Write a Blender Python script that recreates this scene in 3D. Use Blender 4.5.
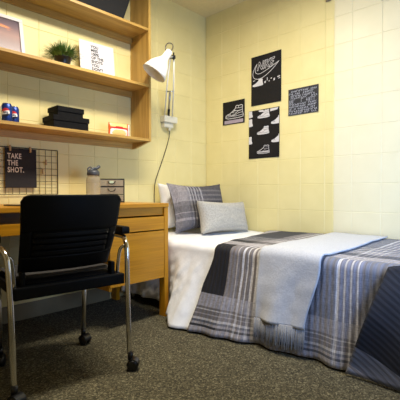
import bpy, bmesh, math, random
from mathutils import Vector, Matrix, noise
random.seed(7)
for o in list(bpy.data.objects): bpy.data.objects.remove(o)
S = bpy.context.scene
COL = S.collection

# ------------------------------------------------------------------ camera, world, light
cam = bpy.data.objects.new('camera', bpy.data.cameras.new('camera')); COL.objects.link(cam)
cam.data.sensor_width = 36; cam.data.lens = 36*385.04/400; cam.data.clip_start = .02
_yaw, _pit, _rol = .8076, .0201, -.0019
_F = Vector((math.sin(_yaw)*math.cos(_pit), math.cos(_yaw)*math.cos(_pit), -math.sin(_pit)))
_R = Vector((math.cos(_yaw), -math.sin(_yaw), 0)); _U = _R.cross(_F)
_R2 = _R*math.cos(_rol)+_U*math.sin(_rol); _U2 = -_R*math.sin(_rol)+_U*math.cos(_rol)
m = Matrix((_R2, _U2, -_F)).transposed().to_4x4(); m.translation = Vector((-2.7463, -2.5453, .8208))
cam.matrix_world = m
S.camera = cam
S.view_settings.view_transform = 'Standard'; S.view_settings.look = 'None'
S.view_settings.gamma = 1; S.view_settings.use_curve_mapping = False
S.view_settings.exposure = 0.0
w = bpy.data.worlds.new('world'); S.world = w; w.use_nodes = True
w.node_tree.nodes['Background'].inputs[0].default_value = (.55, .7, 1, 1)
w.node_tree.nodes['Background'].inputs[1].default_value = .6

def area(name, loc, rot, sx, sy, power, color):
    l = bpy.data.lights.new(name, 'AREA'); l.shape = 'RECTANGLE'; l.size = sx; l.size_y = sy
    l.energy = power; l.color = color
    o = bpy.data.objects.new(name, l); COL.objects.link(o); o.location = loc; o.rotation_euler = rot
    return o
LAMP = (-1.42, -1.12)
area('ceiling_light_glow', (LAMP[0], LAMP[1], 2.405), (0, 0, 0), 1.0, .26, 51, (1.0, .93, .79))
wl = area('window_daylight', (-1.30, -3.02, 1.05), (math.radians(90), 0, math.radians(-38)), 1.1, .9, 22, (.35, .56, 1.0))
wl.data.spread = math.radians(115)

# ------------------------------------------------------------------ helpers
def tag(o, label=None, cat=None, group=None, kind=None):
    if label: o['label'] = label
    if cat: o['category'] = cat
    if group: o['group'] = group
    if kind: o['kind'] = kind
    return o
def thing(name, label, cat, loc=(0, 0, 0), rz=0, group=None):
    o = bpy.data.objects.new(name, None); COL.objects.link(o); o.empty_display_size = .05
    o.location = loc; o.rotation_euler = (0, 0, rz)
    return tag(o, label, cat, group)
def obj(name, bm, mat, parent=None, smooth=False, loc=None):
    me = bpy.data.meshes.new(name)
    bmesh.ops.recalc_face_normals(bm, faces=bm.faces[:])
    bm.to_mesh(me); bm.free()
    for mt in (mat if isinstance(mat, (list, tuple)) else [mat]): me.materials.append(mt)
    if smooth:
        for p in me.polygons: p.use_smooth = True
    o = bpy.data.objects.new(name, me); COL.objects.link(o)
    if parent: o.parent = parent
    if loc: o.location = loc
    return o
def BM(): return bmesh.new()
def box(bm, x0, x1, y0, y1, z0, z1, bev=0, mi=0, M=None):
    r = bmesh.ops.create_cube(bm, size=1)
    vs = r['verts']
    for v in vs:
        v.co = Vector((x0+(v.co.x+.5)*(x1-x0), y0+(v.co.y+.5)*(y1-y0), z0+(v.co.z+.5)*(z1-z0)))
    if M is not None:
        for v in vs: v.co = M @ v.co
    fs = set(f for v in vs for f in v.link_faces)
    for f in fs: f.material_index = mi
    if bev:
        es = list(set(e for v in vs for e in v.link_edges))
        r = bmesh.ops.bevel(bm, geom=es, offset=bev, segments=2, affect='EDGES', profile=.7)
        for f in r['faces']: f.material_index = mi
    return vs
def tube(bm, pts, r, seg=10, mi=0, cap=True):
    pts = [Vector(p) for p in pts]
    rs = r if isinstance(r, (list, tuple)) else [r]*len(pts)
    n = len(pts); prev = None; rings = []
    for i, p in enumerate(pts):
        t = (pts[min(i+1, n-1)]-pts[max(i-1, 0)]).normalized()
        if prev is None:
            a = Vector((0, 0, 1)) if abs(t.z) < .9 else Vector((1, 0, 0))
            u = t.cross(a).normalized()
        else:
            u = (prev-t*prev.dot(t)).normalized()
        prev = u; v = t.cross(u)
        rings.append([bm.verts.new(p+(u*math.cos(k*2*math.pi/seg)+v*math.sin(k*2*math.pi/seg))*rs[i]) for k in range(seg)])
    for a, b in zip(rings, rings[1:]):
        for k in range(seg):
            f = bm.faces.new((a[k], a[(k+1) % seg], b[(k+1) % seg], b[k])); f.material_index = mi; f.smooth = True
    if cap:
        for q in (rings[0], rings[-1]):
            f = bm.faces.new(q); f.material_index = mi
def lathe(bm, prof, seg=24, M=None, mi=0, cap=True):
    rings = []
    for (r, z) in prof:
        ring = []
        for k in range(seg):
            p = Vector((r*math.cos(2*math.pi*k/seg), r*math.sin(2*math.pi*k/seg), z))
            ring.append(bm.verts.new(M @ p if M is not None else p))
        rings.append(ring)
    for a, b in zip(rings, rings[1:]):
        for k in range(seg):
            f = bm.faces.new((a[k], a[(k+1) % seg], b[(k+1) % seg], b[k])); f.material_index = mi; f.smooth = True
    if cap:
        for q in (rings[0], rings[-1]):
            f = bm.faces.new(q); f.material_index = mi
def smoothpath(pts, n=6):
    P = [Vector(p) for p in pts]; out = []
    for i in range(len(P)-1):
        p0 = P[max(i-1, 0)]; p1 = P[i]; p2 = P[i+1]; p3 = P[min(i+2, len(P)-1)]
        for k in range(n):
            t = k/n
            out.append(.5*((2*p1)+(-p0+p2)*t+(2*p0-5*p1+4*p2-p3)*t*t+(-p0+3*p1-3*p2+p3)*t**3))
    out.append(P[-1]); return out
def interp(tab, x):
    if x <= tab[0][0]: return tab[0][1]
    for (a, fa), (b, fb) in zip(tab, tab[1:]):
        if x <= b:
            t = (x-a)/(b-a); t = t*t*(3-2*t); return fa+(fb-fa)*t
    return tab[-1][1]
def polys(bm, pl, T, th=.0006, mi=0):
    """flat 2D polygons (list of point lists) mapped by T(u, v, w) and given a small thickness"""
    for pts in pl:
        if len(pts) < 3: continue
        a = [bm.verts.new(T(u, v, 0)) for u, v in pts]; b = [bm.verts.new(T(u, v, th)) for u, v in pts]
        fs = [bm.faces.new(b), bm.faces.new(a[::-1])]
        for i in range(len(pts)):
            j = (i+1) % len(pts); fs.append(bm.faces.new((a[i], a[j], b[j], b[i])))
        for f in fs: f.material_index = mi
def stroke(pts, wd, closed=False):
    out = []; n = len(pts)
    rng = range(n if closed else n-1)
    for i in rng:
        a = Vector(pts[i]); b = Vector(pts[(i+1) % n]); d = (b-a)
        if d.length < 1e-6: continue
        d.normalize(); q = Vector((-d.y, d.x))*wd/2; e = d*wd*.3
        out.append([tuple(a-e-q), tuple(b+e-q), tuple(b+e+q), tuple(a-e+q)])
    return out
def text_mesh(bm, body, size, T, sx=1.0, shear=0, bold=0, th=.0006, spacing=1.0, lines=1.0, align='LEFT', mi=0):
    c = bpy.data.curves.new('txt', 'FONT'); c.body = body; c.size = size; c.shear = shear; c.offset = bold
    c.space_character = spacing; c.space_line = lines; c.align_x = align; c.resolution_u = 3
    o = bpy.data.objects.new('txt', c); COL.objects.link(o); bpy.context.view_layer.update()
    me = bpy.data.meshes.new_from_object(o)
    vs = [bm.verts.new(T(v.co.x*sx, v.co.y, th)) for v in me.vertices]
    for p in me.polygons:
        try:
            f = bm.faces.new([vs[i] for i in p.vertices]); f.material_index = mi
        except ValueError: pass
    bpy.data.objects.remove(o); bpy.data.curves.remove(c); bpy.data.meshes.remove(me)
def copy_tree(o, parent=None):
    c = o.copy(); COL.objects.link(c); c.parent = parent
    for ch in list(o.children): copy_tree(ch, c)
    return c

# ------------------------------------------------------------------ materials
def mat(name, color=(.5, .5, .5), rough=.5, metal=0, **kw):
    mt = bpy.data.materials.new(name); mt.use_nodes = True
    b = mt.node_tree.nodes['Principled BSDF']
    b.inputs['Base Color'].default_value = (*color, 1); b.inputs['Roughness'].default_value = rough
    b.inputs['Metallic'].default_value = metal
    for k, v in kw.items(): b.inputs[k.replace('_', ' ')].default_value = v
    return mt
class NT:
    def __init__(s, mt): s.t = mt.node_tree; s.b = s.t.nodes['Principled BSDF']
    def n(s, ty, **kw):
        q = s.t.nodes.new(ty)
        for k, v in kw.items(): setattr(q, k, v)
        return q
    def l(s, a, b): s.t.links.new(a, b)
    def coord(s, kind='Object', scale=(1, 1, 1), rot=(0, 0, 0)):
        c = s.n('ShaderNodeTexCoord'); mp = s.n('ShaderNodeMapping'); mp.inputs['Scale'].default_value = scale
        mp.inputs['Rotation'].default_value = rot
        s.l(c.outputs[kind], mp.inputs['Vector']); return mp.outputs['Vector']
    def noise(s, vec, scale, detail=3, rough=.5):
        q = s.n('ShaderNodeTexNoise'); q.inputs['Scale'].default_value = scale; q.inputs['Detail'].default_value = detail
        q.inputs['Roughness'].default_value = rough; s.l(vec, q.inputs['Vector']); return q.outputs['Fac']
    def ramp(s, fac, stops, mode='LINEAR'):
        q = s.n('ShaderNodeValToRGB'); q.color_ramp.interpolation = mode; e = q.color_ramp.elements
        while len(e) < len(stops): e.new(.5)
        for i, (p, c) in enumerate(stops): e[i].position = p
        for i, (p, c) in enumerate(stops): e[i].color = (*c, 1) if len(c) == 3 else c
        s.l(fac, q.inputs[0]); return q.outputs[0]
    def bump(s, h, strength=.3, dist=.002):
        q = s.n('ShaderNodeBump'); q.inputs['Strength'].default_value = strength; q.inputs['Distance'].default_value = dist
        s.l(h, q.inputs['Height']); s.l(q.outputs[0], s.b.inputs['Normal'])
    def mix(s, fac, a, b, mode='MIX'):
        q = s.n('ShaderNodeMix', data_type='RGBA', blend_type=mode)
        for sock, v in ((q.inputs[0], fac), (q.inputs[6], a), (q.inputs[7], b)):
            if hasattr(v, 'links'): s.l(v, sock)
            else: sock.default_value = v if isinstance(v, (int, float)) else (*v, 1)
        return q.outputs[2]
    def base(s, c): s.l(c, s.b.inputs['Base Color'])
def noisy(name, c0, c1, scale, rough=.5, bump=0, stretch=(1, 1, 1), detail=3, dist=.001, metal=0):
    mt = mat(name, c0, rough, metal); n = NT(mt); v = n.coord('Object', stretch); f = n.noise(v, scale, detail)
    n.base(n.ramp(f, [(.3, c0), (.7, c1)]))
    if bump: n.bump(f, bump, dist)
    return mt
def wood(name, c0, c1, axis, rough=.42):
    mt = mat(name, c0, rough); n = NT(mt)
    sc = [14, 14, 14]; sc[axis] = .9; v = n.coord('Object', tuple(sc))
    a = n.noise(v, 1.6, 4, .6); sc2 = [90, 90, 90]; sc2[axis] = 3; b = n.noise(n.coord('Object', tuple(sc2)), 1.5, 2)
    col = n.ramp(a, [(.3, c0), (.5, tuple((x+y)/2 for x, y in zip(c0, c1))), (.68, c1)])
    dk = n.ramp(b, [(.35, (.84, .80, .74)), (.6, (1, 1, 1))])
    n.base(n.mix(1.0, col, dk, 'MULTIPLY')); n.bump(b, .12, .001)
    return mt
OAK0, OAK1 = (.38, .215, .045), (.57, .36, .095)
oak_x = wood('oak_x', OAK0, OAK1, 0); oak_z = wood('oak_z', OAK0, OAK1, 2)
DK0, DK1 = (.47, .205, .004), (.62, .285, .010)
desk_x = wood('desk_wood_x', DK0, DK1, 0, .35); desk_z = wood('desk_wood_z', DK0, DK1, 2, .35)
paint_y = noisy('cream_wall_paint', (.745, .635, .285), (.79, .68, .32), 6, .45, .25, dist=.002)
tone_w = noisy('pale_wall_tone', (.765, .695, .45), (.805, .735, .49), 6, .5, .25, dist=.002)  # paler, less yellow wall colour for the blocks past the vertical joint
ceil_m = noisy('ceiling_paint', (.70, .58, .31), (.75, .63, .35), 30, .8, .3)
plain_wall = noisy('plain_wall', (.34, .29, .18), (.38, .33, .21), 5, .6)
cove = noisy('vinyl_cove', (.20, .165, .09), (.24, .20, .115), 8, .5)
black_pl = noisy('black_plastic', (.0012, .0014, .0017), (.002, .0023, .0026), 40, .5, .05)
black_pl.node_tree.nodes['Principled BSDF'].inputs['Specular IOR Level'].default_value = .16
black_pl2 = noisy('black_plastic_gloss', (.003, .003, .0035), (.006, .006, .007), 40, .3)
chrome = mat('chrome', (.72, .71, .68), .12, 1)
steel = mat('steel', (.5, .49, .46), .28, 1)
white_en = noisy('white_enamel', (.84, .83, .77), (.88, .87, .82), 8, .3)
offwhite = noisy('off_white_plastic', (.66, .63, .50), (.72, .69, .56), 20, .45)
black_paper = noisy('black_paper', (.006, .0055, .006), (.010, .009, .010), 60, .6)
black_paper.node_tree.nodes['Principled BSDF'].inputs['Specular IOR Level'].default_value = .25
print_white = mat('print_white', (.62, .60, .60), .6)
print_grey = mat('print_grey', (.28, .27, .28), .6)
print_mauve = mat('print_mauve', (.36, .30, .36), .6)
white_paper = mat('white_paper', (.66, .64, .66), .6)
dark_ink = mat('dark_ink', (.02, .02, .022), .6)
black_card = noisy('black_card', (.004, .004, .0045), (.008, .0075, .008), 50, .75)
black_card.node_tree.nodes['Principled BSDF'].inputs['Specular IOR Level'].default_value = .12
peg_wood = noisy('peg_wood', (.45, .30, .14), (.55, .38, .2), 60, .6)
wire_m = mat('black_wire', (.02, .018, .015), .45, .4)
grey_rubber = noisy('grey_plastic', (.045, .05, .058), (.06, .066, .075), 40, .45)
hook_m = noisy('brown_plastic', (.22, .16, .10), (.28, .21, .14), 30, .5)

# carpet
carpet = mat('carpet', (.1, .09, .07), .97); n = NT(carpet)
v = n.coord('Object')
vo = n.n('ShaderNodeTexVoronoi'); vo.inputs['Scale'].default_value = 170; n.l(v, vo.inputs['Vector']); sx_ = n.n('ShaderNodeSeparateColor'); n.l(vo.outputs['Color'], sx_.inputs[0]); f1 = sx_.outputs[0]; f2 = n.noise(v, 330, 2, .6); f3 = n.noise(v, 2.2, 2)
c = n.ramp(f1, [(.0, (.028, .023, .010)), (.5, (.078, .066, .034)), (.85, (.14, .122, .068)), (1, (.25, .22, .13))])
d = n.ramp(f2, [(.35, (.65, .65, .65)), (.65, (1.25, 1.25, 1.25))])
c = n.mix(1.0, c, d, 'MULTIPLY'); e = n.ramp(f3, [(.3, (.9, .9, .9)), (.7, (1.05, 1.05, 1.05))])
n.base(n.mix(1.0, c, e, 'MULTIPLY')); n.bump(f1, .7, .004)

# fabrics
def fabric(name, c0, c1, scale=260, rough=.9, bump=.4, rough_scale=9):
    mt = mat(name, c0, rough); n = NT(mt); v = n.coord('Object'); f = n.noise(v, scale, 2, .7)
    n.base(n.ramp(f, [(.3, c0), (.7, c1)])); g = n.noise(v, rough_scale, 3)
    mx = n.n('ShaderNodeMath', operation='MULTIPLY_ADD'); n.l(g, mx.inputs[0]); mx.inputs[1].default_value = 4; n.l(f, mx.inputs[2])
    n.bump(mx.outputs[0], bump, .002); mt.node_tree.nodes['Principled BSDF'].inputs['Sheen Weight'].default_value = .15 if c0[0] > .1 else 0
    return mt
sheet_m = fabric('white_cotton', (.83, .84, .86), (.88, .89, .91), 300, .85, .5)
pillow_m = fabric('white_pillow_cotton', (.82, .81, .80), (.86, .85, .84), 300, .85, .5)
throw_m = fabric('pale_grey_chenille', (.50, .51, .54), (.60, .61, .64), 120, .95, .6)
fringe_m = fabric('grey_fringe', (.27, .27, .28), (.38, .38, .39), 200, .95, .3)
cushion_m = fabric('grey_tweed', (.34, .32, .275), (.52, .49, .43), 110, .95, .5)
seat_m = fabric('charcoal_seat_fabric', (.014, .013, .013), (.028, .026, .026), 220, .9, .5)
mattress_m = fabric('mattress_ticking', (.5, .5, .52), (.55, .55, .57))

BLACK = (.008, .008, .012); CHAR = (.03, .031, .038); MAUVE = (.20, .185, .195); SLATE = (.125, .132, .165)
MID = (.20, .21, .26); LIGHT = (.62, .60, .62); LM = (.42, .395, .42)
def plaid(name, vb, hb, quilt=0, vbump=.5):
    """vb/hb: bands (start, colour[, strength]) on UV in metres"""
    mt = mat(name, MID, .9); n = NT(mt)
    uv = n.n('ShaderNodeUVMap'); uv.uv_map = 'UVMap'; sp = n.n('ShaderNodeSeparateXYZ'); n.l(uv.outputs[0], sp.inputs[0])
    def ramps(sock, bands, lo, hi):
        mr = n.n('ShaderNodeMapRange'); mr.inputs[1].default_value = lo; mr.inputs[2].default_value = hi; n.l(sock, mr.inputs[0])
        return n.ramp(mr.outputs[0], [((b[0]-lo)/(hi-lo), b[1]) for b in bands], 'CONSTANT')
    V = ramps(sp.outputs[0], vb, vb[0][0], vb[-1][0]+.2)
    H = ramps(sp.outputs[1], hb, hb[0][0], hb[-1][0]+.2)
    F = ramps(sp.outputs[1], [(b[0], (b[2],)*3) for b in hb], hb[0][0], hb[-1][0]+.2)
    c = n.mix(F, V, H)
    # woven thread variation
    mp = n.n('ShaderNodeMapping'); mp.inputs['Scale'].default_value = (230, 26, 1); n.l(uv.outputs[0], mp.inputs[0])
    t = n.noise(mp.outputs[0], 1, 2, .6)
    mp2 = n.n('ShaderNodeMapping'); mp2.inputs['Scale'].default_value = (26, 230, 1); n.l(uv.outputs[0], mp2.inputs[0])
    t2 = n.noise(mp2.outputs[0], 1, 2, .6)
    k = n.ramp(t, [(.3, (.72,)*3), (.7, (1.3,)*3)]); k2 = n.ramp(t2, [(.3, (.8,)*3), (.7, (1.2,)*3)])
    c = n.mix(1., c, k, 'MULTIPLY'); c = n.mix(1., c, k2, 'MULTIPLY'); n.base(c)
    wv = n.n('ShaderNodeTexWave', bands_direction='X', wave_profile='SIN'); wv.inputs['Scale'].default_value = quilt or 9
    wv.inputs['Distortion'].default_value = .3
    n.l(uv.outputs[0], wv.inputs['Vector'])
    n.bump(wv.outputs['Fac'], vbump, .006)
    return mt
def stripe(a, b, base, light, k=4):
    w_ = (b-a)/k; out = []
    for i in range(k):
        out += [(a+i*w_, light), (a+i*w_+w_*(.42 if i % 2 == 0 else .28), base)]
    return out
vb = [(.6, LM), (.86, BLACK), (1.115, MAUVE), (1.175, LM), (1.185, MAUVE)] + stripe(1.215, 1.345, MAUVE, LIGHT, 4) + \
     [(1.345, SLATE), (1.56, MID)] + stripe(1.765, 1.885, (.23, .235, .295), (.62, .63, .70), 4) + [(1.885, MID), (2.10, CHAR), (2.3, MID)]
hb = [(-.05, LM, .65), (.035, CHAR, .6)] + [(z, c, .55) for z, c in ((.045, LM), (.06, SLATE), (.075, LIGHT), (.083, MAUVE), (.105, LM), (.115, MAUVE), (.135, LIGHT), (.142, MAUVE))] + \
     [(.155, (.40, .39, .44), .6), (.235, MID, .0), (.53, LM, .72), (.66, CHAR, .55), (.76, LM, .35)] + \
     [(z, c, .5) for z, c in ((.84, LIGHT), (.86, SLATE), (.90, LIGHT), (.92, SLATE), (.97, LIGHT), (.99, SLATE))] + [(1.05, MID, .2), (1.45, MID, .2)]
quilt_m = plaid('plaid_quilt', vb, hb, 11)
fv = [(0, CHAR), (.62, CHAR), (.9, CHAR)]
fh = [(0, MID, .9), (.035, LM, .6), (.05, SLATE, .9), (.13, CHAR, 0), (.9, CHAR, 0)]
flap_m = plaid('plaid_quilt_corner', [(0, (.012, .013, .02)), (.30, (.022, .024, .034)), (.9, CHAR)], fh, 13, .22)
sv = [(-.35, MAUVE), (-.23, LM), (-.19, LM)] + stripe(-.13, .06, (.13, .12, .135), LIGHT, 5) + [(.06, MID), (.32, CHAR)]
sh = [(-.3, CHAR, .35), (-.13, CHAR, .45), (.02, LM, .55), (.13, LM, .5), (.35, LM, .5)]
WARM = (.27, .24, .235)
sham_m = plaid('plaid_pillow', [(-.35, WARM), (-.17, MAUVE)] + stripe(-.15, .01, (.075, .07, .08), (.34, .32, .33), 5) + [(.01, (.05, .047, .054)), (.33, CHAR)],
               [(-.3, (.05, .05, .06), .6), (-.12, MAUVE, .2), (-.10, (.04, .04, .05), .6), (-.06, WARM, .1), (-.052, (.012, .012, .015), .55), (.0, (.05, .047, .052), .5), (.035, WARM, .45), (.05, MAUVE, .2), (.075, WARM, .45), (.09, MAUVE, .2), (.115, WARM, .4), (.13, MAUVE, .15), (.35, LM, .5)], 7, .3)
# sham: dark block right of centre below, charcoal-brown block above

# ------------------------------------------------------------------ room
BH = .2032; Z7 = .6784; CZ = 2.5012
RX0, RY0 = -3.75, -3.15
def block_wall(name, to3, length, mats, joint=None):
    """painted block wall of 8 inch squares with tooled joints, to3(u, z, d): d is depth out of the room"""
    bm = BM(); z0 = Z7-4*BH; g = .003; dp = .0024
    nu = int(length/BH)+1
    for r in range(14):
        za = max(z0+r*BH, 0 if r == 0 else -1); zb = min(z0+(r+1)*BH, CZ+.02)
        if zb <= 0 or za >= CZ: continue
        za = max(za, -.02)
        for c in range(nu):
            ua = c*BH; ub = min((c+1)*BH, length)
            if ub-ua < .02: continue
            segs = [(ua, ub)]
            if joint and ua+.02 < joint < ub-.02: segs = [(ua, joint), (joint, ub)]
            for (a, b) in segs:
                ga = g*2.1 if joint and abs(a-joint) < 1e-6 else g
                gb = g*2.1 if joint and abs(b-joint) < 1e-6 else g
                P = [(a, za), (b, za), (b, zb), (a, zb)]
                Q = [(a+ga, za+g), (b-gb, za+g), (b-gb, zb-g), (a+ga, zb-g)]
                dd = dp
                o_ = [bm.verts.new(to3(u, z, dd)) for u, z in P]; i_ = [bm.verts.new(to3(u, z, 0)) for u, z in Q]
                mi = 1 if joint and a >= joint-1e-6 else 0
                f = bm.faces.new(i_); f.material_index = mi
                for k in range(4):
                    f = bm.faces.new((o_[k], o_[(k+1) % 4], i_[(k+1) % 4], i_[k])); f.material_index = mi
    # solid backing
    P = [to3(u, z, d) for d in (.006, .10) for u, z in ((-.1, -.05), (length+.1, -.05), (length+.1, CZ+.05), (-.1, CZ+.05))]
    vs = [bm.verts.new(p) for p in P]
    for q in ((0, 1, 2, 3), (4, 5, 6, 7), (0, 1, 5, 4), (1, 2, 6, 5), (2, 3, 7, 6), (3, 0, 4, 7)): bm.faces.new([vs[i] for i in q])
    o = obj(name, bm, mats)
    return tag(o, kind='structure')
block_wall('wall_back', lambda u, z, d: Vector((-u, d, z)), -RX0, [paint_y])
block_wall('wall_right', lambda u, z, d: Vector((d, -u, z)), -RY0, [paint_y, tone_w], joint=1.287)
bm = BM(); box(bm, RX0-.1, .1, RY0-.1, .1, -.1, 0); tag(obj('floor', bm, carpet), kind='structure')
bm = BM(); box(bm, RX0-.1, .1, RY0-.1, .1, CZ, CZ+.1); tag(obj('ceiling', bm, ceil_m), kind='structure')
bm = BM(); box(bm, RX0-.1, RX0, RY0-.1, .1, 0, CZ); tag(obj('wall_left', bm, plain_wall), kind='structure')
wx0, wx1, wz0, wz1 = -1.85, -.55, .58, 1.60
bm = BM()
box(bm, RX0, wx0, RY0-.1, RY0, 0, CZ); box(bm, wx1, 0, RY0-.1, RY0, 0, CZ)
box(bm, wx0, wx1, RY0-.1, RY0, 0, wz0); box(bm, wx0, wx1, RY0-.1, RY0, wz1, CZ)
tag(obj('wall_front', bm, plain_wall), kind='structure')
bm = BM()
for a, b, c_, d_ in ((wx0, wx0+.05, wz0, wz1), (wx1-.05, wx1, wz0, wz1), (wx0, wx1, wz0, wz0+.05), (wx0, wx1, wz1-.05, wz1), ((wx0+wx1)/2-.025, (wx0+wx1)/2+.025, wz0, wz1)):
    box(bm, a, b, RY0-.07, RY0-.02, c_, d_, .004)
tag(obj('window_1', bm, steel), kind='structure')
bm = BM(); box(bm, RX0+.01, -1.10, -.012, -.001, 0, .105, .003); tag(obj('baseboard_back', bm, cove), kind='structure')
bm = BM(); box(bm, -.012, -.001, RY0+.01, -.013, 0, .105, .003); tag(obj('baseboard_right', bm, cove), kind='structure')
# ceiling fixture (above the frame) that carries the room light
t = thing('ceiling_light', 'long ceiling light fixture above the desk chair', 'ceiling light', (LAMP[0], LAMP[1], CZ))
bm = BM(); box(bm, -.62, .62, -.16, .16, -.05, -.002, .006); obj('housing', bm, white_en, t)
dif = mat('diffuser', (.9, .88, .8), .5); dif.node_tree.nodes['Principled BSDF'].inputs['Emission Color'].default_value = (1, .9, .72, 1)
dif.node_tree.nodes['Principled BSDF'].inputs['Emission Strength'].default_value = 4
bm = BM(); box(bm, -.58, .58, -.13, .13, -.075, -.0505, .01); obj('diffuser', bm, dif, t)

# small hooks high on the wall
for i, (y, z) in enumerate(((-1.245, 2.245), (-1.64, 2.125))):
    t = thing('wall_hook', ['brown hook high on the wall beside the dark vertical joint', 'brown hook high on the wall at the far right corner of view'][i], 'hook', (0, y, z), 0, 'brown hooks high on the pale wall')
    bm = BM(); box(bm, -.010, -.0005, -.022, .022, -.012, .03, .003); obj('backplate', bm, hook_m, t)
    bm = BM(); tube(bm, smoothpath([(-.008, 0, 0), (-.03, 0, -.012), (-.04, 0, .008)], 4), .006, 8); obj('peg', bm, hook_m, t)

# ------------------------------------------------------------------ wall shelf unit
XR = -.868; XL = -2.75; DS = .232; SH = [1.2301, 1.6393, 2.0636]
t = thing('wall_shelf', 'oak wall shelf unit with three long boards above the desk', 'shelf', ((XL+XR)/2, 0, SH[0]-.02))
ox, oz = (XL+XR)/2, SH[0]-.02
for k, z in enumerate(SH+[2.44]):
    bm = BM(); box(bm, XL+.021-ox, XR-.021-ox, -DS, -.002, z-.019-oz, z-oz, .0015); obj('shelf_board', bm, oak_x, t)
    if k < 3:
        bm = BM(); box(bm, XL+.021-ox, XR-.021-ox, -.022, -.002, z-.062-oz, z-.0195-oz, .001); obj('back_rail', bm, oak_x, t)
for s, x in ((0, XL), (1, XR-.0205)):
    bm = BM(); x0 = x-ox; x1 = x+.0205-ox
    pr = [(-DS-.0005, SH[0]-.019-oz), (-DS-.0005, 2.46-oz), (-.002, 2.46-oz), (-.002, SH[0]-.064-oz), (-.03, SH[0]-.064-oz)]
    a = [bm.verts.new((x0, y, z)) for y, z in pr]; b = [bm.verts.new((x1, y, z)) for y, z in pr]
    bm.faces.new(a); bm.faces.new(b[::-1])
    for i in range(len(pr)):
        j = (i+1) % len(pr); bm.faces.new((a[i], b[i], b[j], a[j]))
    obj('side_panel', bm, oak_z, t)

# ------------------------------------------------------------------ things on the shelves
def XZ(px, py, pz, rx=0, rz=0):
    """2D -> 3D plane facing -y, origin px,py,pz, leaning back rx about x, turned rz"""
    M = Matrix.Translation((px, py, pz)) @ Matrix.Rotation(rz, 4, 'Z') @ Matrix.Rotation(rx, 4, 'X')
    return M, (lambda u, v, w_: M @ Vector((u, -w_, v)))
LP = Matrix.Identity(4)
# framed sunset picture leaning on the wall, middle shelf
M, T = XZ(0, 0, 0, math.radians(-11))
t = thing('picture_frame', 'white framed sunset photograph leaning on the upper shelf', 'picture', (-1.948, -.075, SH[1]+.001))
FW, FH = .40, .272
bm = BM(); g = .022
for a in ((-FW/2, FW/2, 0, g), (-FW/2, FW/2, FH-g, FH), (-FW/2, -FW/2+g, g, FH-g), (FW/2-g, FW/2, g, FH-g)):
    box(bm, a[0], a[1], -.018, 0, a[2], a[3], .002, M=M)
obj('frame', bm, white_paper, t)
sun = mat('sunset_print', (.3, .2, .2), .25); n = NT(sun); v = n.coord('Object'); sp = n.n('ShaderNodeSeparateXYZ'); n.l(v, sp.inputs[0])
mr = n.n('ShaderNodeMapRange'); mr.inputs[1].default_value = 0; mr.inputs[2].default_value = .27; n.l(sp.outputs[2], mr.inputs[0])
sky = n.ramp(mr.outputs[0], [(0, (.20, .13, .15)), (.35, (.27, .19, .19)), (.55, (.36, .22, .20)), (.8, (.16, .11, .14)), (1, (.06, .045, .06))])
st = n.noise(n.coord('Object', (5, 5, 34)), 1.3, 3); k = n.ramp(st, [(.55, (0, 0, 0)), (.66, (1, 1, 1))])
mk = n.ramp(mr.outputs[0], [(.60, (0, 0, 0)), (.66, (1, 1, 1)), (.74, (1, 1, 1)), (.80, (0, 0, 0))])
k = n.mix(1., k, mk, 'MULTIPLY'); n.base(n.mix(k, sky, (.85, .30, .13)))
bm = BM(); box(bm, -FW/2+g, FW/2-g, -.010, -.004, g, FH-g, M=M); obj('photograph', bm, sun, t)
bm = BM(); box(bm, -FW/2+.01, FW/2-.01, -.003, -.0005, .01, FH-.01, M=M); obj('backing', bm, black_card, t)

# potted grass plant
t = thing('potted_plant', 'small tufty green grass plant in a black pot', 'plant', (-1.525, -.13, SH[1]+.001))
t.scale = (1, 1, .93)
bm = BM(); lathe(bm, [(.040, 0), (.047, .03), (.054, .066), (.057, .068), (.057, .076), (.052, .076), (.050, .066), (.001, .066)], 24); obj('pot', bm, black_pl2, t)
leaf = noisy('grass_green', (.045, .12, .022), (.14, .25, .05), 30, .5)
bm = BM()
for k in range(620):
    a = random.random()*2*math.pi; r0 = random.random()**.5*.044; tilt = random.random()**.75*1.3; L = random.uniform(.085, .135)*(1-.08*tilt/1.2)
    b = Vector((r0*math.cos(a), r0*math.sin(a), .062)); d = Vector((math.cos(a)*math.sin(tilt), math.sin(a)*math.sin(tilt), math.cos(tilt)))
    sd = Vector((-math.sin(a), math.cos(a), 0))*.0024
    m1 = b+d*L*.55+Vector((0, 0, .006)); e = b+d*L+Vector((0, 0, -.012*tilt))
    vs = [bm.verts.new(p) for p in (b-sd, b+sd, m1+sd, m1-sd, e)]
    bm.faces.new(vs[:4]); bm.faces.new((vs[3], vs[2], vs[4]))
obj('foliage', bm, leaf, t)

# motivational print
M, T = XZ(0, 0, 0, math.radians(-6), math.radians(-3))
t = thing('motivational_print', 'white print reading YOU MISS 100% OF THE SHOTS leaning on upper shelf', 'print', (-1.235, -.09, SH[1]+.001))
bm = BM(); box(bm, -.136, .136, -.004, 0, 0, .258, .0008, M=M); obj('panel', bm, white_paper, t)
bm = BM()
for i, s in enumerate(['YOU', 'MISS', '100%', 'OF THE', 'SHOTS', 'YOU', "DON'T", 'TAKE']):
    text_mesh(bm, s, .0285, lambda u, v, w_, i=i: T(u-.050, v+.214-i*.0270, w_+.0045), sx=1.0, bold=.0009)
obj('lettering', bm, dark_ink, t)

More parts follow.
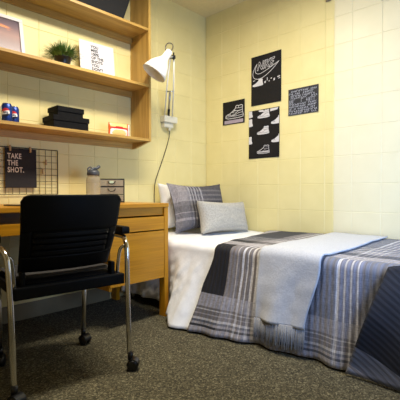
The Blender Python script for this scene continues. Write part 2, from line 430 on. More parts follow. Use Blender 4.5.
# black fabric bin on top shelf
t = thing('storage_bin', 'black fabric bin with flared sides on the top shelf', 'storage bin', (-1.285, -.118, SH[2]+.001))
bm = BM(); 
def frust(bm, a, b, h, a2, b2, z0=0, mi=0):
    lo = [bm.verts.new((x*a/2, y*b/2, z0)) for x, y in ((-1, -1), (1, -1), (1, 1), (-1, 1))]
    hi = [bm.verts.new((x*a2/2, y*b2/2, z0+h)) for x, y in ((-1, -1), (1, -1), (1, 1), (-1, 1))]
    bm.faces.new(lo[::-1]); f = bm.faces.new(hi)
    for k in range(4): bm.faces.new((lo[k], lo[(k+1) % 4], hi[(k+1) % 4], hi[k]))
frust(bm, .37, .19, .20, .50, .225)
es = bm.edges[:]; bmesh.ops.bevel(bm, geom=es, offset=.008, segments=2, affect='EDGES')
obj('body', bm, fabric('black_bin_fabric', (.004, .004, .005), (.008, .008, .009)), t)
bm = BM(); box(bm, -.256, .256, -.115, .115, .2015, .232, .006); obj('rim', bm, black_card, t)
bm = BM(); tube(bm, smoothpath([(-.06, -.111, .15), (-.04, -.125, .12), (.04, -.125, .12), (.06, -.111, .15)], 5), .006, 8); obj('handle', bm, black_card, t)

# cola cans
blue = mat('can_blue', (.012, .045, .25), .25, .4); red_m = mat('can_red', (.62, .03, .03), .35); wht = mat('can_white', (.85, .85, .85), .35); navy = mat('can_dark', (.005, .008, .03), .35)
def make_can(label, loc, rz):
    t = thing('drink_can', label, 'can', loc, rz, 'blue cola cans on the lowest shelf')
    bm = BM(); lathe(bm, [(.022, 0), (.026, .002), (.033, .010), (.033, .108), (.028, .116), (.026, .120)], 28); obj('body', bm, blue, t)
    bm = BM(); lathe(bm, [(.0265, .1195), (.0275, .122), (.026, .1225), (.024, .1185), (.001, .1185)], 24)
    box(bm, -.009, .009, -.004, .012, .1188, .1200, .0004); obj('lid', bm, steel, t)
    def cyl(u, v, w_): return Vector((math.sin(u/.033)*(.0334+w_), -math.cos(u/.033)*(.0334+w_), v))
    R_ = .027
    def disc(f0, f1, mname, name):
        bm = BM(); N = 18
        for i in range(N):
            u0 = -R_+2*R_*i/N; u1 = -R_+2*R_*(i+1)/N
            q = []
            for u in (u0, u1):
                h = math.sqrt(max(R_*R_-u*u, 0)); lo = max(-h, min(h, f0(u))); hi = max(-h, min(h, f1(u))); q.append((u, lo, hi))
            if q[0][2]-q[0][1] < 1e-5 and q[1][2]-q[1][1] < 1e-5: continue
            vs = [bm.verts.new(cyl(u, .062+vv, .0002)) for u, vv in ((q[0][0], q[0][1]), (q[1][0], q[1][1]), (q[1][0], q[1][2]), (q[0][0], q[0][2]))]
            bm.faces.new(vs)
        bmesh.ops.remove_doubles(bm, verts=bm.verts[:], dist=1e-6)
        obj(name, bm, mname, t)
    wave = lambda u: .003*math.sin(u/R_*2.5)
    disc(lambda u: .009+wave(u), lambda u: 1, red_m, 'red_band'); disc(lambda u: -.011+wave(u), lambda u: .009+wave(u), wht, 'white_band')
    disc(lambda u: -1, lambda u: -.011+wave(u), navy, 'dark_band')
    bm = BM(); text_mesh(bm, 'PEPSI', .0155, lambda u, v, w_: cyl(u, .0555+v, .0006), sx=.95, bold=.0006, align='CENTER'); obj('lettering', bm, navy, t)
    t.scale = (.88, .88, .93)
    return t
make_can('blue cola can, the larger looking middle can at the shelf front', (-1.886, -.150, SH[0]+.001), -.6)
make_can('blue cola can nearest the black boxes on the lowest shelf', (-1.823, -.090, SH[0]+.001), -.50)
make_can('blue cola can cut off by the left picture edge', (-1.930, -.085, SH[0]+.001), -.4)

# black lidded boxes
def lidbox(label, loc, rz, w_, d_, h_):
    t = thing('storage_box', label, 'box', loc, rz, 'black lidded boxes on the lowest shelf')
    bm = BM(); box(bm, -w_/2, w_/2, -d_/2, d_/2, 0, h_-.004, .0015); obj('body', bm, black_card, t)
    bm = BM(); e = .005
    box(bm, -w_/2-e, w_/2+e, -d_/2-e, d_/2+e, h_-.0035, h_, .001)
    lh = .032
    box(bm, -w_/2-e, w_/2+e, -d_/2-e, -d_/2-.001, h_-lh, h_-.003, .0006); box(bm, -w_/2-e, w_/2+e, d_/2+.001, d_/2+e, h_-lh, h_-.003, .0006)
    box(bm, -w_/2-e, -w_/2-.001, -d_/2-e, d_/2+e, h_-lh, h_-.003, .0006); box(bm, w_/2+.001, w_/2+e, -d_/2-e, d_/2+e, h_-lh, h_-.003, .0006)
    obj('lid', bm, black_card, t)
lidbox('black lidded box on the lowest shelf, larger one at the bottom', (-1.503, -.125, SH[0]+.001), math.radians(-3), .235, .165, .082)
lidbox('smaller black lidded box on top of the larger box', (-1.497, -.112, SH[0]+.0845), math.radians(0), .178, .13, .064)

# snack packet
t = thing('snack_packet', 'orange and white snack packet on the lowest shelf', 'snack packet', (-1.105, -.145, SH[0]+.001), math.radians(-4))
def pouch(bm, W, H, D, mi_f, nx=28, nz=16):
    def P(i, j, s):
        u = -1+2*i/nx; v = -1+2*j/nz
        e = max(0, (1-abs(u)**3.2))*max(0, (1-abs(v)**2.2)); cr = .003*math.sin(i*2.1+j*.7)*(abs(u) > .6)
        return Vector((u*W/2, s*(D*.5*e**.6)+cr*.3-.0, H/2+v*H/2+.002*math.sin(u*9)*(v > .8)))
    for s in (-1, 1):
        g_ = [[bm.verts.new(P(i, j, s)) for j in range(nz+1)] for i in range(nx+1)]
        for i in range(nx):
            for j in range(nz):
                f = bm.faces.new((g_[i][j], g_[i+1][j], g_[i+1][j+1], g_[i][j+1])); f.material_index = mi_f(-1+2*(i+.5)/nx, -1+2*(j+.5)/nz); f.smooth = True
    bmesh.ops.remove_doubles(bm, verts=bm.verts[:], dist=1e-5)
pk = [mat('pack_orange', (.80, .13, .02), .3), mat('pack_yellow', (.85, .60, .22), .3), mat('pack_white', (.85, .78, .72), .3), mat('pack_red', (.55, .02, .02), .3)]
def pkf(u, v):
    if abs(u) > .84: return 0
    if abs(v-.12-.0-.2*(1-u*u)) < .14: return 3
    if v > .3: return 1
    return 1 if u*u/.5+(v+.5)**2/.3 < 1 else 2
bm = BM(); pouch(bm, .165, .098, .035, pkf); obj('wrapper', bm, pk, t)
t = thing('snack_packet', 'plain white packet standing behind the orange snack packet', 'snack packet', (-1.040, -.10, SH[0]+.001), math.radians(-3))
bm = BM(); pouch(bm, .13, .104, .03, lambda u, v: 0); obj('wrapper', bm, pk[2], t)

# ------------------------------------------------------------------ wire grid, note card, clips
t = thing('wire_grid', 'black wire grid panel hanging on the wall above the desk', 'wire grid', (-1.81, -.012, .81))
bm = BM(); gx0, gx1, gz = -.30, .300, .297; st = .0424
tube(bm, [(gx0, 0, 0), (gx1, 0, 0)], .0022, 6); tube(bm, [(gx0, 0, gz), (gx1, 0, gz)], .003, 6); tube(bm, [(gx1, 0, 0), (gx1, 0, gz)], .003, 6); tube(bm, [(gx0, 0, 0), (gx0, 0, gz)], .003, 6)
obj('rim', bm, wire_m, t)
bm = BM(); x = gx1-st
while x > gx0+.01: tube(bm, [(x, 0, 0), (x, 0, gz)], .0016, 5); x -= st
for k in range(1, 7): tube(bm, [(gx0, -.003, k*st), (gx1, -.003, k*st)], .0016, 5)
obj('wires', bm, wire_m, t)
M, T = XZ(0, 0, 0, math.radians(-1))
t = thing('note_card', 'black card reading TAKE THE SHOT. clipped to the wire grid', 'card', (-1.757, -.021, .852))
bm = BM(); box(bm, -.098, .098, -.0015, 0, 0, .249, M=M); obj('card', bm, noisy('plum_black_card', (.008, .005, .006), (.012, .008, .009), 50, .8), t)
bm = BM(); text_mesh(bm, 'TAKE\nTHE\nSHOT.', .046, lambda u, v, w_: T(u-.083, v+.184, w_+.002), sx=.72, bold=.0012, lines=.94, spacing=1.1)
obj('lettering', bm, mat('card_lettering', (.70, .58, .48), .6), t)
for i, (x, z, l_) in enumerate(((-1.825, 1.100, 'wooden clip holding the left top edge of the black card'), (-1.700, 1.098, 'wooden clip holding the right top edge of the black card'),
                    (-1.597, 1.022, 'upper empty wooden clip on the wires right of the card'), (-1.618, .962, 'lower empty wooden clip on the wires right of the card'))):
    t = thing('clothes_peg', l_, 'clothes peg', (x, -.026, z), 0, 'wooden clips on the wire grid')
    for s in (-1, 1):
        bm = BM(); box(bm, -.004, .004, -.0035+s*.004, .0035+s*.004, -.018, .018, .0012, M=Matrix.Rotation(s*.07, 4, 'X')); obj('jaw', bm, peg_wood, t)
    bm = BM(); tube(bm, [(-.0055, 0, .003), (.0055, 0, .003)], .0025, 8); obj('spring', bm, steel, t)

# ------------------------------------------------------------------ desk
DX, DY = -1.049, -.6305   # front right corner
DL = -2.62
t = thing('desk', 'golden oak desk with drawers on the right and open knee space', 'desk', ((DL+DX)/2, DY/2, 0))
cx, cy = (DL+DX)/2, DY/2
def dbox(name, x0, x1, y0, y1, z0, z1, m_, bev=.002, par=None):
    bm = BM(); box(bm, x0-cx, x1-cx, y0-cy, y1-cy, z0, z1, bev); return obj(name, bm, m_, par or t)
dbox('desktop', DL-.002, DX+.002, DY-.004, -.004, .724, .75, desk_x, .004)
PX = -1.50     # left of the pedestal
for x0 in (DX-.034, DL+.001):
    dbox('leg', x0, x0+.033, DY, DY+.055, 0, .7235, desk_z); dbox('leg', x0, x0+.033, -.070, -.015, 0, .7235, desk_z)
    dbox('side_panel', x0+.006, x0+.026, DY+.0555, -.0705, .262, .7235, desk_z)
dbox('pedestal_side', PX, PX+.02, DY+.01, -.02, .24, .7235, desk_z)
dbox('pedestal_floor', PX+.0205, DX-.0345, DY+.03, -.03, .262, .28, desk_x)
dbox('pedestal_back', PX+.0205, DX-.0345, -.04, -.022, .281, .7235, desk_x)
dbox('top_rail', PX+.0205, DX-.0345, DY+.012, DY+.03, .674, .7235, desk_x)
dr = dbox('drawer', PX+.002, DX-.037, DY+.001, DY+.0115, .579, .664, desk_x)
bm = BM(); box(bm, PX+.03-cx, DX-.045-cx, DY+.031-cy, -.06-cy, .585, .66); obj('drawer_tray', bm, desk_x, dr)
dr = dbox('file_drawer', PX+.002, DX-.037, DY+.001, DY+.0115, .262, .571, desk_x)
bm = BM(); box(bm, PX+.03-cx, DX-.045-cx, DY+.031-cy, -.06-cy, .286, .565); obj('drawer_tray', bm, desk_x, dr)
pd = dbox('pencil_drawer', DL+.036, PX-.003, DY+.001, DY+.018, .614, .669, desk_x)
bm = BM(); box(bm, DL+.05-cx, PX-.02-cx, DY+.0185-cy, -.12-cy, .618, .626); obj('drawer_tray', bm, desk_x, pd)
dbox('rear_rail', DL+.036, PX-.003, -.04, -.022, .60, .7235, desk_x)

# water bottle
t = thing('water_bottle', 'clear smoky water bottle with dark grey spout lid', 'bottle', (-1.375, -.245, .751))
tr = mat('smoky_plastic', (.62, .58, .50), .12, 0, Transmission_Weight=.75, IOR=1.2)
bm = BM(); lathe(bm, [(.040, 0), (.0455, .006), (.0465, .02), (.0465, .150), (.044, .166), (.036, .176), (.036, .182)], 28); obj('bottle_body', bm, tr, t)
bm = BM(); lathe(bm, [(.039, .1825), (.041, .184), (.041, .204), (.034, .216), (.020, .222), (.001, .223)], 24)
obj('lid', bm, grey_rubber, t)
bm = BM(); tube(bm, smoothpath([(-.025, 0, .212), (.0, 0, .228), (.022, -.002, .231), (.045, -.003, .247)], 5), [.010]*16, 10); obj('spout', bm, grey_rubber, t)
bm = BM(); tube(bm, smoothpath([(-.036, 0, .20), (-.040, 0, .226), (-.022, 0, .238), (-.006, 0, .228)], 5), .0045, 8); obj('carry_loop', bm, grey_rubber, t)

# small drawer organizer
t = thing('desk_organizer', 'black wire desk organizer with three small drawers', 'desk organizer', (-1.215, -.225, .751), math.radians(-36))
W, D_, H_ = .170, .12, .165
bm = BM()
for x in (-W/2+.003, W/2-.003):
    for y in (-D_/2+.003, D_/2-.003): box(bm, x-.003, x+.003, y-.003, y+.003, 0, H_, .0008)
for z in (.006, .056, .110, H_-.003):
    for y in (-D_/2+.003, D_/2-.003): box(bm, -W/2, W/2, y-.0025, y+.0025, z-.003, z+.003, .0005)
    for x in (-W/2+.003, W/2-.003): box(bm, x-.0025, x+.0025, -D_/2, D_/2, z-.003, z+.003, .0005)
obj('frame', bm, wire_m, t)
mesh_m = mat('wire_mesh', (.22, .19, .12), .6); n = NT(mesh_m)
ck = n.n('ShaderNodeTexChecker'); ck.inputs['Scale'].default_value = 400; n.l(n.coord('Object'), ck.inputs['Vector'])
n.base(n.mix(ck.outputs['Fac'], (.40, .34, .22), (.22, .19, .13)))
for z0, z1 in ((.010, .052), (.060, .106), (.114, H_-.008)):
    bm = BM(); box(bm, -W/2+.008, W/2-.008, -D_/2+.002, -D_/2+.005, z0, z1); box(bm, -W/2+.008, -W/2+.011, -D_/2+.006, D_/2-.008, z0, z1-.008)
    box(bm, W/2-.011, W/2-.008, -D_/2+.006, D_/2-.008, z0, z1-.008); box(bm, -W/2+.012, W/2-.012, -D_/2+.006, D_/2-.008, z0, z0+.003)
    box(bm, -W/2+.012, W/2-.012, D_/2-.008, D_/2-.006, z0, z1-.008)
    dq = obj('drawer', bm, mesh_m, t)
    zc = z1-.008
    bm = BM(); tube(bm, [(.024*math.cos(a), -D_/2-.002-.008*abs(math.sin(a)), zc-.022*math.sin(a)) for a in [math.pi*k/10 for k in range(11)]], .0028, 7); obj('handle', bm, wire_m, dq)
    if z1 > .12:
        bm = BM(); box(bm, -.014, .014, -D_/2-.002, -D_/2+.0015, zc-.016, zc-.001, .0006); obj('label_tab', bm, mat('pale_green_tab', (.55, .65, .45), .5), dq)

# thin tablet on the desk
t = thing('tablet', 'thin grey tablet lying on the desktop behind the chair', 'tablet', (-1.845, -.43, .751), math.radians(16))
bm = BM(); box(bm, -.13, .13, -.085, .085, 0, .007, .003); obj('body', bm, mat('tablet_grey', (.12, .12, .14), .3, .5), t)
bm = BM(); box(bm, -.12, .12, -.075, .075, .0072, .0078); obj('screen', bm, mat('tablet_screen', (.02, .02, .025), .08), t)

# ------------------------------------------------------------------ office chair
t = thing('office_chair', 'black plastic stacking chair with chrome legs on casters', 'chair', (-1.914, -.837, 0), math.radians(-7))
BW = .205
def backP(u, v, off=0):   # u -1..1, v 0..1
    z = .487+v*.325; hw = .199+.022*v
    # rounded top corners
    y = -.125-.075*v-.018*math.sin(v*math.pi)+.035*u*u
    return Vector((u*hw+.002+.018*v, y+off, z))
def backgrid(bm, u0, u1, v0, v1, nu, nv, th=.012, top=False):
    def pos(i, j, off):
        u = u0+(u1-u0)*i/nu; v = v0+(v1-v0)*j/nv
        p = backP(u, v, off)
        if top and abs(u) > .82 and v > .9:
            a = (abs(u)-.82)/.18; p.z -= (.028*(1-math.sqrt(max(0, 1-a*a))))*(v-.9)/.1
        return p
    F_ = [[bm.verts.new(pos(i, j, 0)) for j in range(nv+1)] for i in range(nu+1)]
    B_ = [[bm.verts.new(pos(i, j, th)) for j in range(nv+1)] for i in range(nu+1)]
    for i in range(nu):
        for j in range(nv):
            for G, fl in ((F_, 0), (B_, 1)):
                q = (G[i][j], G[i+1][j], G[i+1][j+1], G[i][j+1]); f = bm.faces.new(q if not fl else q[::-1]); f.smooth = True
    for i in range(nu):
        bm.faces.new((F_[i][0], F_[i+1][0], B_[i+1][0], B_[i][0])); bm.faces.new((F_[i][nv], F_[i+1][nv], B_[i+1][nv], B_[i][nv]))
    for j in range(nv):
        bm.faces.new((F_[0][j], F_[0][j+1], B_[0][j+1], B_[0][j])); bm.faces.new((F_[nu][j], F_[nu][j+1], B_[nu][j+1], B_[nu][j]))
bm = BM()
backgrid(bm, -1, 1, .53, 1, 36, 16, top=True)
backgrid(bm, -1, 1, 0, .205, 30, 6)
backgrid(bm, -1, -.80, .205, .53, 3, 10); backgrid(bm, .80, 1, .205, .53, 3, 10)
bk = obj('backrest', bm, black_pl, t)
bm = BM(); backgrid(bm, -.82, .82, .19, .55, 24, 8, .004)
for v_ in bm.verts: v_.co.y += .0125
obj('back_liner', bm, black_pl, bk)
for k in range(4):
    va = .215+k*.0800; bm = BM()
    backgrid(bm, -.795, .795, va, va+.064, 24, 4, .008)
    for v_ in bm.verts:
        vv = (v_.co.z-.487)/.325; q_ = (vv-va)/.064
        v_.co.y -= .005*(1-q_)
    obj('back_slat', bm, black_pl, bk)
# seat
bm = BM(); NX, NY = 20, 20
def seatP(i, j, s):
    u = -1+2*i/NX; v = -1+2*j/NY; r = (abs(u)**5+abs(v)**5)**.2
    k = 1 if r < 1e-6 else max(abs(u), abs(v))/r
    x = u*k*.215; y = v*k*.205+.045
    e = max(0, 1-(abs(u)**8+abs(v)**8)*.5)**.5
    z = .455 + (.022*e if s > 0 else -.006*e)-.012*(1-abs(u))*(v+.2 > 0)*0 - .018*max(0, v-.5)
    return Vector((x, y, z))
for s in (1, -1):
    g_ = [[bm.verts.new(seatP(i, j, s)) for j in range(NY+1)] for i in range(NX+1)]
    for i in range(NX):
        for j in range(NY):
            q = (g_[i][j], g_[i+1][j], g_[i+1][j+1], g_[i][j+1]); f = bm.faces.new(q if s > 0 else q[::-1]); f.smooth = True
bmesh.ops.remove_doubles(bm, verts=bm.verts[:], dist=1e-4)
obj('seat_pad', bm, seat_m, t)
bm = BM(); box(bm, -.205, .205, -.150, .235, .425, .446, .008); obj('seat_shell', bm, black_pl, t)
bm = BM(); box(bm, -.238, .238, -.196, -.165, .398, .446, .006); obj('rear_bar', bm, black_pl, t)
for s in (-1, 1):
    bm = BM(); box(bm, s*.222-.013, s*.222+.013, -.1645, .215, .405, .446, .006); obj('side_bar', bm, black_pl, t)
for s in (-1, 1):
    # rear leg rising to the armrest
    pts = smoothpath([(s*.247, -.222, .075), (s*.249, -.208, .25), (s*.252, -.196, .42), (s*.256, -.186, .535), (s*.260, -.172, .575), (s*.270, -.140, .598), (s*.283, -.09, .606), (s*.286, .10, .608)], 5)
    bm = BM(); tube(bm, pts, .0115, 12); lg = obj('rear_leg', bm, chrome, t)
    bm = BM(); box(bm, s*.286-.022, s*.286+.022, -.125, .14, .618, .656, .014); obj('armrest', bm, black_pl, lg)
    bm = BM(); tube(bm, smoothpath([(s*.254, -.165, .570), (s*.236, -.155, .55), (s*.226, -.15, .47), (s*.226, -.15, .44)], 5), .008, 10); obj('back_support', bm, chrome, t)
    bm = BM(); tube(bm, [(s*.205, .212, .075), (s*.208, .205, .25), (s*.212, .20, .405)], .0115, 12); obj('front_leg', bm, steel, t)
    bm = BM(); box(bm, s*.196-.009, s*.196+.009, -.165, -.125, .43, .50, .005); obj('back_bracket', bm, black_pl, t)
def caster(x, y, rz):
    q = thing('caster', None, None, (x, y, 0), rz); q.parent = t
    bm = BM(); tube(bm, [(0, 0, .048), (0, 0, .085)], .013, 12); obj('stem', bm, black_pl2, q)
    for s in (-1, 1):
        bm = BM(); Mx = Matrix.Translation((0, -.012, .0255)) @ Matrix.Rotation(math.pi/2, 4, 'Y') @ Matrix.Translation((0, 0, s*.0145-.0105))
        lathe(bm, [(.010, 0), (.022, .001), (.0255, .005), (.0255, .016), (.022, .020), (.010, .021)], 22, Mx); obj('wheel', bm, black_pl2, q)
    bm = BM()
    A = [(-.0042, -.026, .03), (.0042, -.026, .03)]
    Mx = Matrix.Translation((0, -.012, .0255)) @ Matrix.Rotation(math.pi/2, 4, 'Y')
    rr = []
    for x_ in (-.021, .021):
        rr.append([bm.verts.new((x_, -.012+.0285*math.cos(a), .0265+.0285*math.sin(a))) for a in [math.pi*k/12 for k in range(13)]]
                  + [bm.verts.new((x_, -.012+.0262*math.cos(a), .0265+.0262*math.sin(a))) for a in [math.pi*(12-k)/12 for k in range(13)]])
    nn = len(rr[0])
    for i in range(nn): bm.faces.new((rr[0][i], rr[0][(i+1) % nn], rr[1][(i+1) % nn], rr[1][i]))
    bm.faces.new(rr[0]); bm.faces.new(rr[1][::-1]); obj('hood', bm, black_pl2, q)
caster(-.247, -.222, .5); caster(.250, -.225, .9); caster(-.205, .212, -.6); caster(.205, .212, .35)

# ------------------------------------------------------------------ bed
bd = thing('bed', 'single bed with pale mattress and metal base under the covers', 'bed', (-.505, -1.05, 0))
def B(x0, x1, y0, y1, z0, z1, name, m_, bev=.004):
    bm = BM(); box(bm, x0+.505, x1+.505, y0+1.05, y1+1.05, z0, z1, bev); return obj(name, bm, m_, bd)
B(-.975, -.035, -2.06, -.035, .262, .478, 'mattress', mattress_m, .03)
B(-.965, -.045, -2.05, -.045, .215, .260, 'bed_base', steel)
for x in (-.95, -.10):
    for y in (-2.0, -.12): B(x, x+.04, y, y+.04, 0, .2145, 'leg', steel)

flare = [(.0, .0), (.55, .0), (.63, .03), (.72, .15), (.85, .215), (1.0, .165), (1.2, .10), (1.4, .06), (1.6, .028), (1.9, .02), (2.3, .02)]
def drape(bm, y0f, y1f, ny, zbot, off, xw=-.03, ztop=.486, uvl=None, wr=1.0, skirt_amp=.010, v_hem=None, rc=.045, nside=26):
    """cloth over the long side of the bed: rows run from the wall over the top and down the side"""
    xe = -.985-off; zt = ztop+off
    prof = []   # (kind, value)
    for i in range(20): prof.append(('t', i/20))
    for i in range(6): prof.append(('r', i/6))
    for i in range(nside+1): prof.append(('s', i/nside))
    rows = []
    for (k, q) in prof:
        row = []
        for j in range(ny+1):
            s = j/ny
            if k == 't': v = .5+1.0*(1-q)
            elif k == 'r': v = .5
            else: v = .5*(1-q)
            y = y0f(v)+(y1f(v)-y0f(v))*s; u = -y
            fl = interp(flare, u); zb = zbot(u)
            nz = noise.noise(Vector((y*3.1, v*2.3, 1.7)))*.006*wr+noise.noise(Vector((y*9, v*8, 3)))*.0022*wr
            if off < .01 and u < .98: nz += (noise.noise(Vector((y*16+v*9, v*11-y*5, 8)))*.007+abs(noise.noise(Vector((y*22+v*14, v*4, 5))))*.008)*min(1, (.98-u)/.12)
            if k == 't':
                x = xw+(xe+rc-xw)*q; z = zt+nz-.004*math.sin(q*3.1)+.010*max(0, 1-q*6)*0
                sag = .006*math.sin(u*5+q*3)*wr; z += sag*.5
            elif k == 'r':
                a = q*math.pi/2; x = xe+rc-math.sin(a)*rc; z = zt-rc+math.cos(a)*rc+nz*(1-q)
            else:
                h = (zt-rc)-zb; z = zt-rc-h*q
                fold = skirt_amp*math.sin(u*17+1.3+1.2*math.sin(u*4))*q**1.3+.6*skirt_amp*math.sin(u*39+2*q)*q**2
                x = xe-fl*(.12*q+.88*q**1.5)-fold*(.6+.4*q)-abs(nz)*2.0*q**.5-.004*q
            row.append((Vector((x, y, z)), u, v))
        rows.append(row)
    V = [[bm.verts.new(p[0]) for p in r] for r in rows]
    uv = bm.loops.layers.uv.new('UVMap')
    for i in range(len(rows)-1):
        for j in range(ny):
            f = bm.faces.new((V[i][j], V[i][j+1], V[i+1][j+1], V[i+1][j])); f.smooth = True
            for lp, (a, b) in zip(f.loops, ((i, j), (i, j+1), (i+1, j+1), (i+1, j))): lp[uv].uv = (rows[a][b][1], rows[a][b][2])
def solid(o, th, off=1):
    md = o.modifiers.new('thickness', 'SOLIDIFY'); md.thickness = th; md.offset = off; return o
bm = BM()
drape(bm, lambda v: -.03, lambda v: -1.22, 90, lambda u: interp([(0, .05), (.55, .06), (.75, .05), (.8, .012), (1.3, .012)], u), .002, wr=1.5, skirt_amp=.014)
sh_o = obj('bed_sheet', bm, sheet_m); solid(sh_o, .003, 0)
tag(sh_o, 'plain white bed sheet covering the pillow end and hanging beside desk', 'bed sheet')
# quilt
q0 = lambda v: -interp([(0, .945), (.25, .955), (.5, 1.0), (.8, .93), (1.1, .87), (1.5, .76)], v)
bm = BM()
drape(bm, q0, lambda v: -2.07, 110, lambda u: .012, .016, wr=1.5, skirt_amp=.014)
qt = thing('quilt', 'grey and black plaid quilt spread over bed down to the carpet', 'quilt', (0, 0, 0))
o = obj('quilt_body', bm, quilt_m, qt); solid(o, .008, 0)
# hem edging
bm = BM()
def qhem(u): 
    return None
# corner flap at the foot of the bed
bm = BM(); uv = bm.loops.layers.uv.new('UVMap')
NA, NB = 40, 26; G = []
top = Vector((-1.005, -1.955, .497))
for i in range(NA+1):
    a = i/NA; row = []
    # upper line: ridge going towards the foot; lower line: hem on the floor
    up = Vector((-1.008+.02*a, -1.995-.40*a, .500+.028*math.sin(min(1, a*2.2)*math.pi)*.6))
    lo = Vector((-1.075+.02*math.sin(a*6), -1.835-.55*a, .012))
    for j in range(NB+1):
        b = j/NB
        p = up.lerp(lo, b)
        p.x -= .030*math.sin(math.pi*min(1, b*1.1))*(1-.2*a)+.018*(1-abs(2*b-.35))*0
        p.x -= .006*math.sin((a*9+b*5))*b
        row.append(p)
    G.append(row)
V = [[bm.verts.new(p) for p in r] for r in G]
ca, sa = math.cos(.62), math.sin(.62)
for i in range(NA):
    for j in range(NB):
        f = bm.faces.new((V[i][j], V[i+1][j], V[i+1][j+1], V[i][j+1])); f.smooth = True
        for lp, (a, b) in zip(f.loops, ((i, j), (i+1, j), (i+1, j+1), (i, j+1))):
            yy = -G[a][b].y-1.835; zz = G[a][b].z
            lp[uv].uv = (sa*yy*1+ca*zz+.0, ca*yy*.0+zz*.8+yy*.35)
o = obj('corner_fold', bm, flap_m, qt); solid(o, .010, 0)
# foot drop of the quilt
bm = BM(); uv = bm.loops.layers.uv.new('UVMap'); G = []
for i in range(31):
    row = []
    for j in range(13):
        x = -.04-.965*i/30; z = .498-.48*j/12
        row.append((Vector((x, -2.075-.05*(j/12)-.008*math.sin(x*22)*(j/12), z)), 2.2, z))
    G.append(row)
V = [[bm.verts.new(p[0]) for p in r] for r in G]
for i in range(30):
    for j in range(12):
        f = bm.faces.new((V[i][j], V[i+1][j], V[i+1][j+1], V[i][j+1])); f.smooth = True
        for lp, (a, b) in zip(f.loops, ((i, j), (i+1, j), (i+1, j+1), (i, j+1))): lp[uv].uv = (1.0-G[a][b][0].x, G[a][b][2])
o = obj('foot_drop', bm, quilt_m, qt); solid(o, .008, 0)
# throw blanket
bm = BM()
drape(bm, lambda v: -interp([(0, 1.345), (.5, 1.335), (1.5, 1.31)], v), lambda v: -interp([(0, 1.625), (.5, 1.69), (1.5, 1.68)], v), 36, lambda u: .150, .032, wr=1.5, skirt_amp=.014)
tb = thing('throw_blanket', 'pale grey fringed throw laid across the plaid quilt', 'blanket', (0, 0, 0))
o = obj('blanket', bm, throw_m, tb); solid(o, .008, 0)
bm = BM(); NF = 72
for k in range(NF):
    s = (k+.5)/NF; y = -1.345-(1.625-1.345)*s; u = -y
    q = 1; fl = interp(flare, u)
    x = -.985-.034-fl*.85-.010*math.sin(u*17+1.3+1.2*math.sin(u*4))-.012
    L = random.uniform(.098, .122)
    p = [(x+random.uniform(-.002, .002), y, .156), (x-.004+random.uniform(-.003, .003), y+random.uniform(-.003, .003), .156-L*.5), (x-.006+random.uniform(-.006, .004), y+random.uniform(-.006, .006), .156-L)]
    tube(bm, p, [.0028, .0030, .0024], 5)
obj('fringe', bm, fringe_m, tb)

# pillows
def pillow(name, parts_name, W, H, D, M, mat_, label, cat, edge=0, uvs=True, sag=0):
    N = 34; bm = BM(); uv = bm.loops.layers.uv.new('UVMap')
    def P(i, j, s):
        u = -1+2*i/N; v = -1+2*j/N
        pin = 1-.055*(1-abs(v)**2)*0
        x = u*W/2*(1-.11*(1-v*v)*abs(u)); z = v*H/2*(1-.13*(1-u*u)*abs(v))
        e = max(0, (1-u**4))*max(0, (1-v**4)); th = D/2*e**.45
        if min(1-abs(u), 1-abs(v)) < edge: th = .002
        wr = .006*noise.noise(Vector((u*3, v*3, s*2+W)))*e+.004*noise.noise(Vector((u*8, v*8, s+H)))*e
        return M @ Vector((x, s*(th+wr), z+H/2-sag*e*.0)), (x, z)
    for s in (-1, 1):
        g_ = [[P(i, j, s) for j in range(N+1)] for i in range(N+1)]
        V = [[bm.verts.new(p[0]) for p in r] for r in g_]
        for i in range(N):
            for j in range(N):
                idx = ((i, j), (i+1, j), (i+1, j+1), (i, j+1)); idx = idx if s < 0 else idx[::-1]
                f = bm.faces.new([V[a][b] for a, b in idx]); f.smooth = True
                for lp, (a, b) in zip(f.loops, idx): lp[uv].uv = g_[a][b][1]
    bmesh.ops.remove_doubles(bm, verts=bm.verts[:], dist=1e-5)
    o = obj(name, bm, mat_); return tag(o, label, cat, 'pillows at the head of the bed')
def PM(x, y, z, lean, rz, roll=0):
    return Matrix.Translation((x, y, z)) @ Matrix.Rotation(rz, 4, 'Z') @ Matrix.Rotation(-lean, 4, 'X') @ Matrix.Rotation(roll, 4, 'Y')
R_ = math.radians
pillow('pillow', None, .68, .385, .15, PM(-.375, -.155, .508, R_(6), 0, R_(1)), pillow_m, 'plain white pillow upright against the wall behind the plaid one', 'pillow')
pillow('pillow', None, .61, .405, .14, PM(-.430, -.375, .505, R_(16), R_(-3), R_(0)), sham_m, 'plaid grey striped pillow between the white and pale grey pillows', 'pillow', edge=.06)
pillow('pillow', None, .55, .262, .15, PM(-.362, -.555, .494, R_(14), R_(-2), R_(2)), cushion_m, 'small pale grey tweed pillow in front of the plaid pillow', 'pillow')

# ------------------------------------------------------------------ wall lamp
t = thing('wall_lamp', 'white swing arm wall lamp with bell shade beside the shelf', 'lamp', (-.53, 0, 1.40))
L0 = Vector((-.53, 0, 1.40))
bm = BM(); box(bm, -.052, .098, -.062, -.001, .022, .078, .008); br = obj('bracket', bm, offwhite, t)
bm = BM(); box(bm, -.040, .062, -.045, -.001, -.020, .0215, .006)
tube(bm, [(.03, -.03, -.005), (.03, -.03, -.045)], [.016, .011], 12); obj('switch_box', bm, offwhite, t)
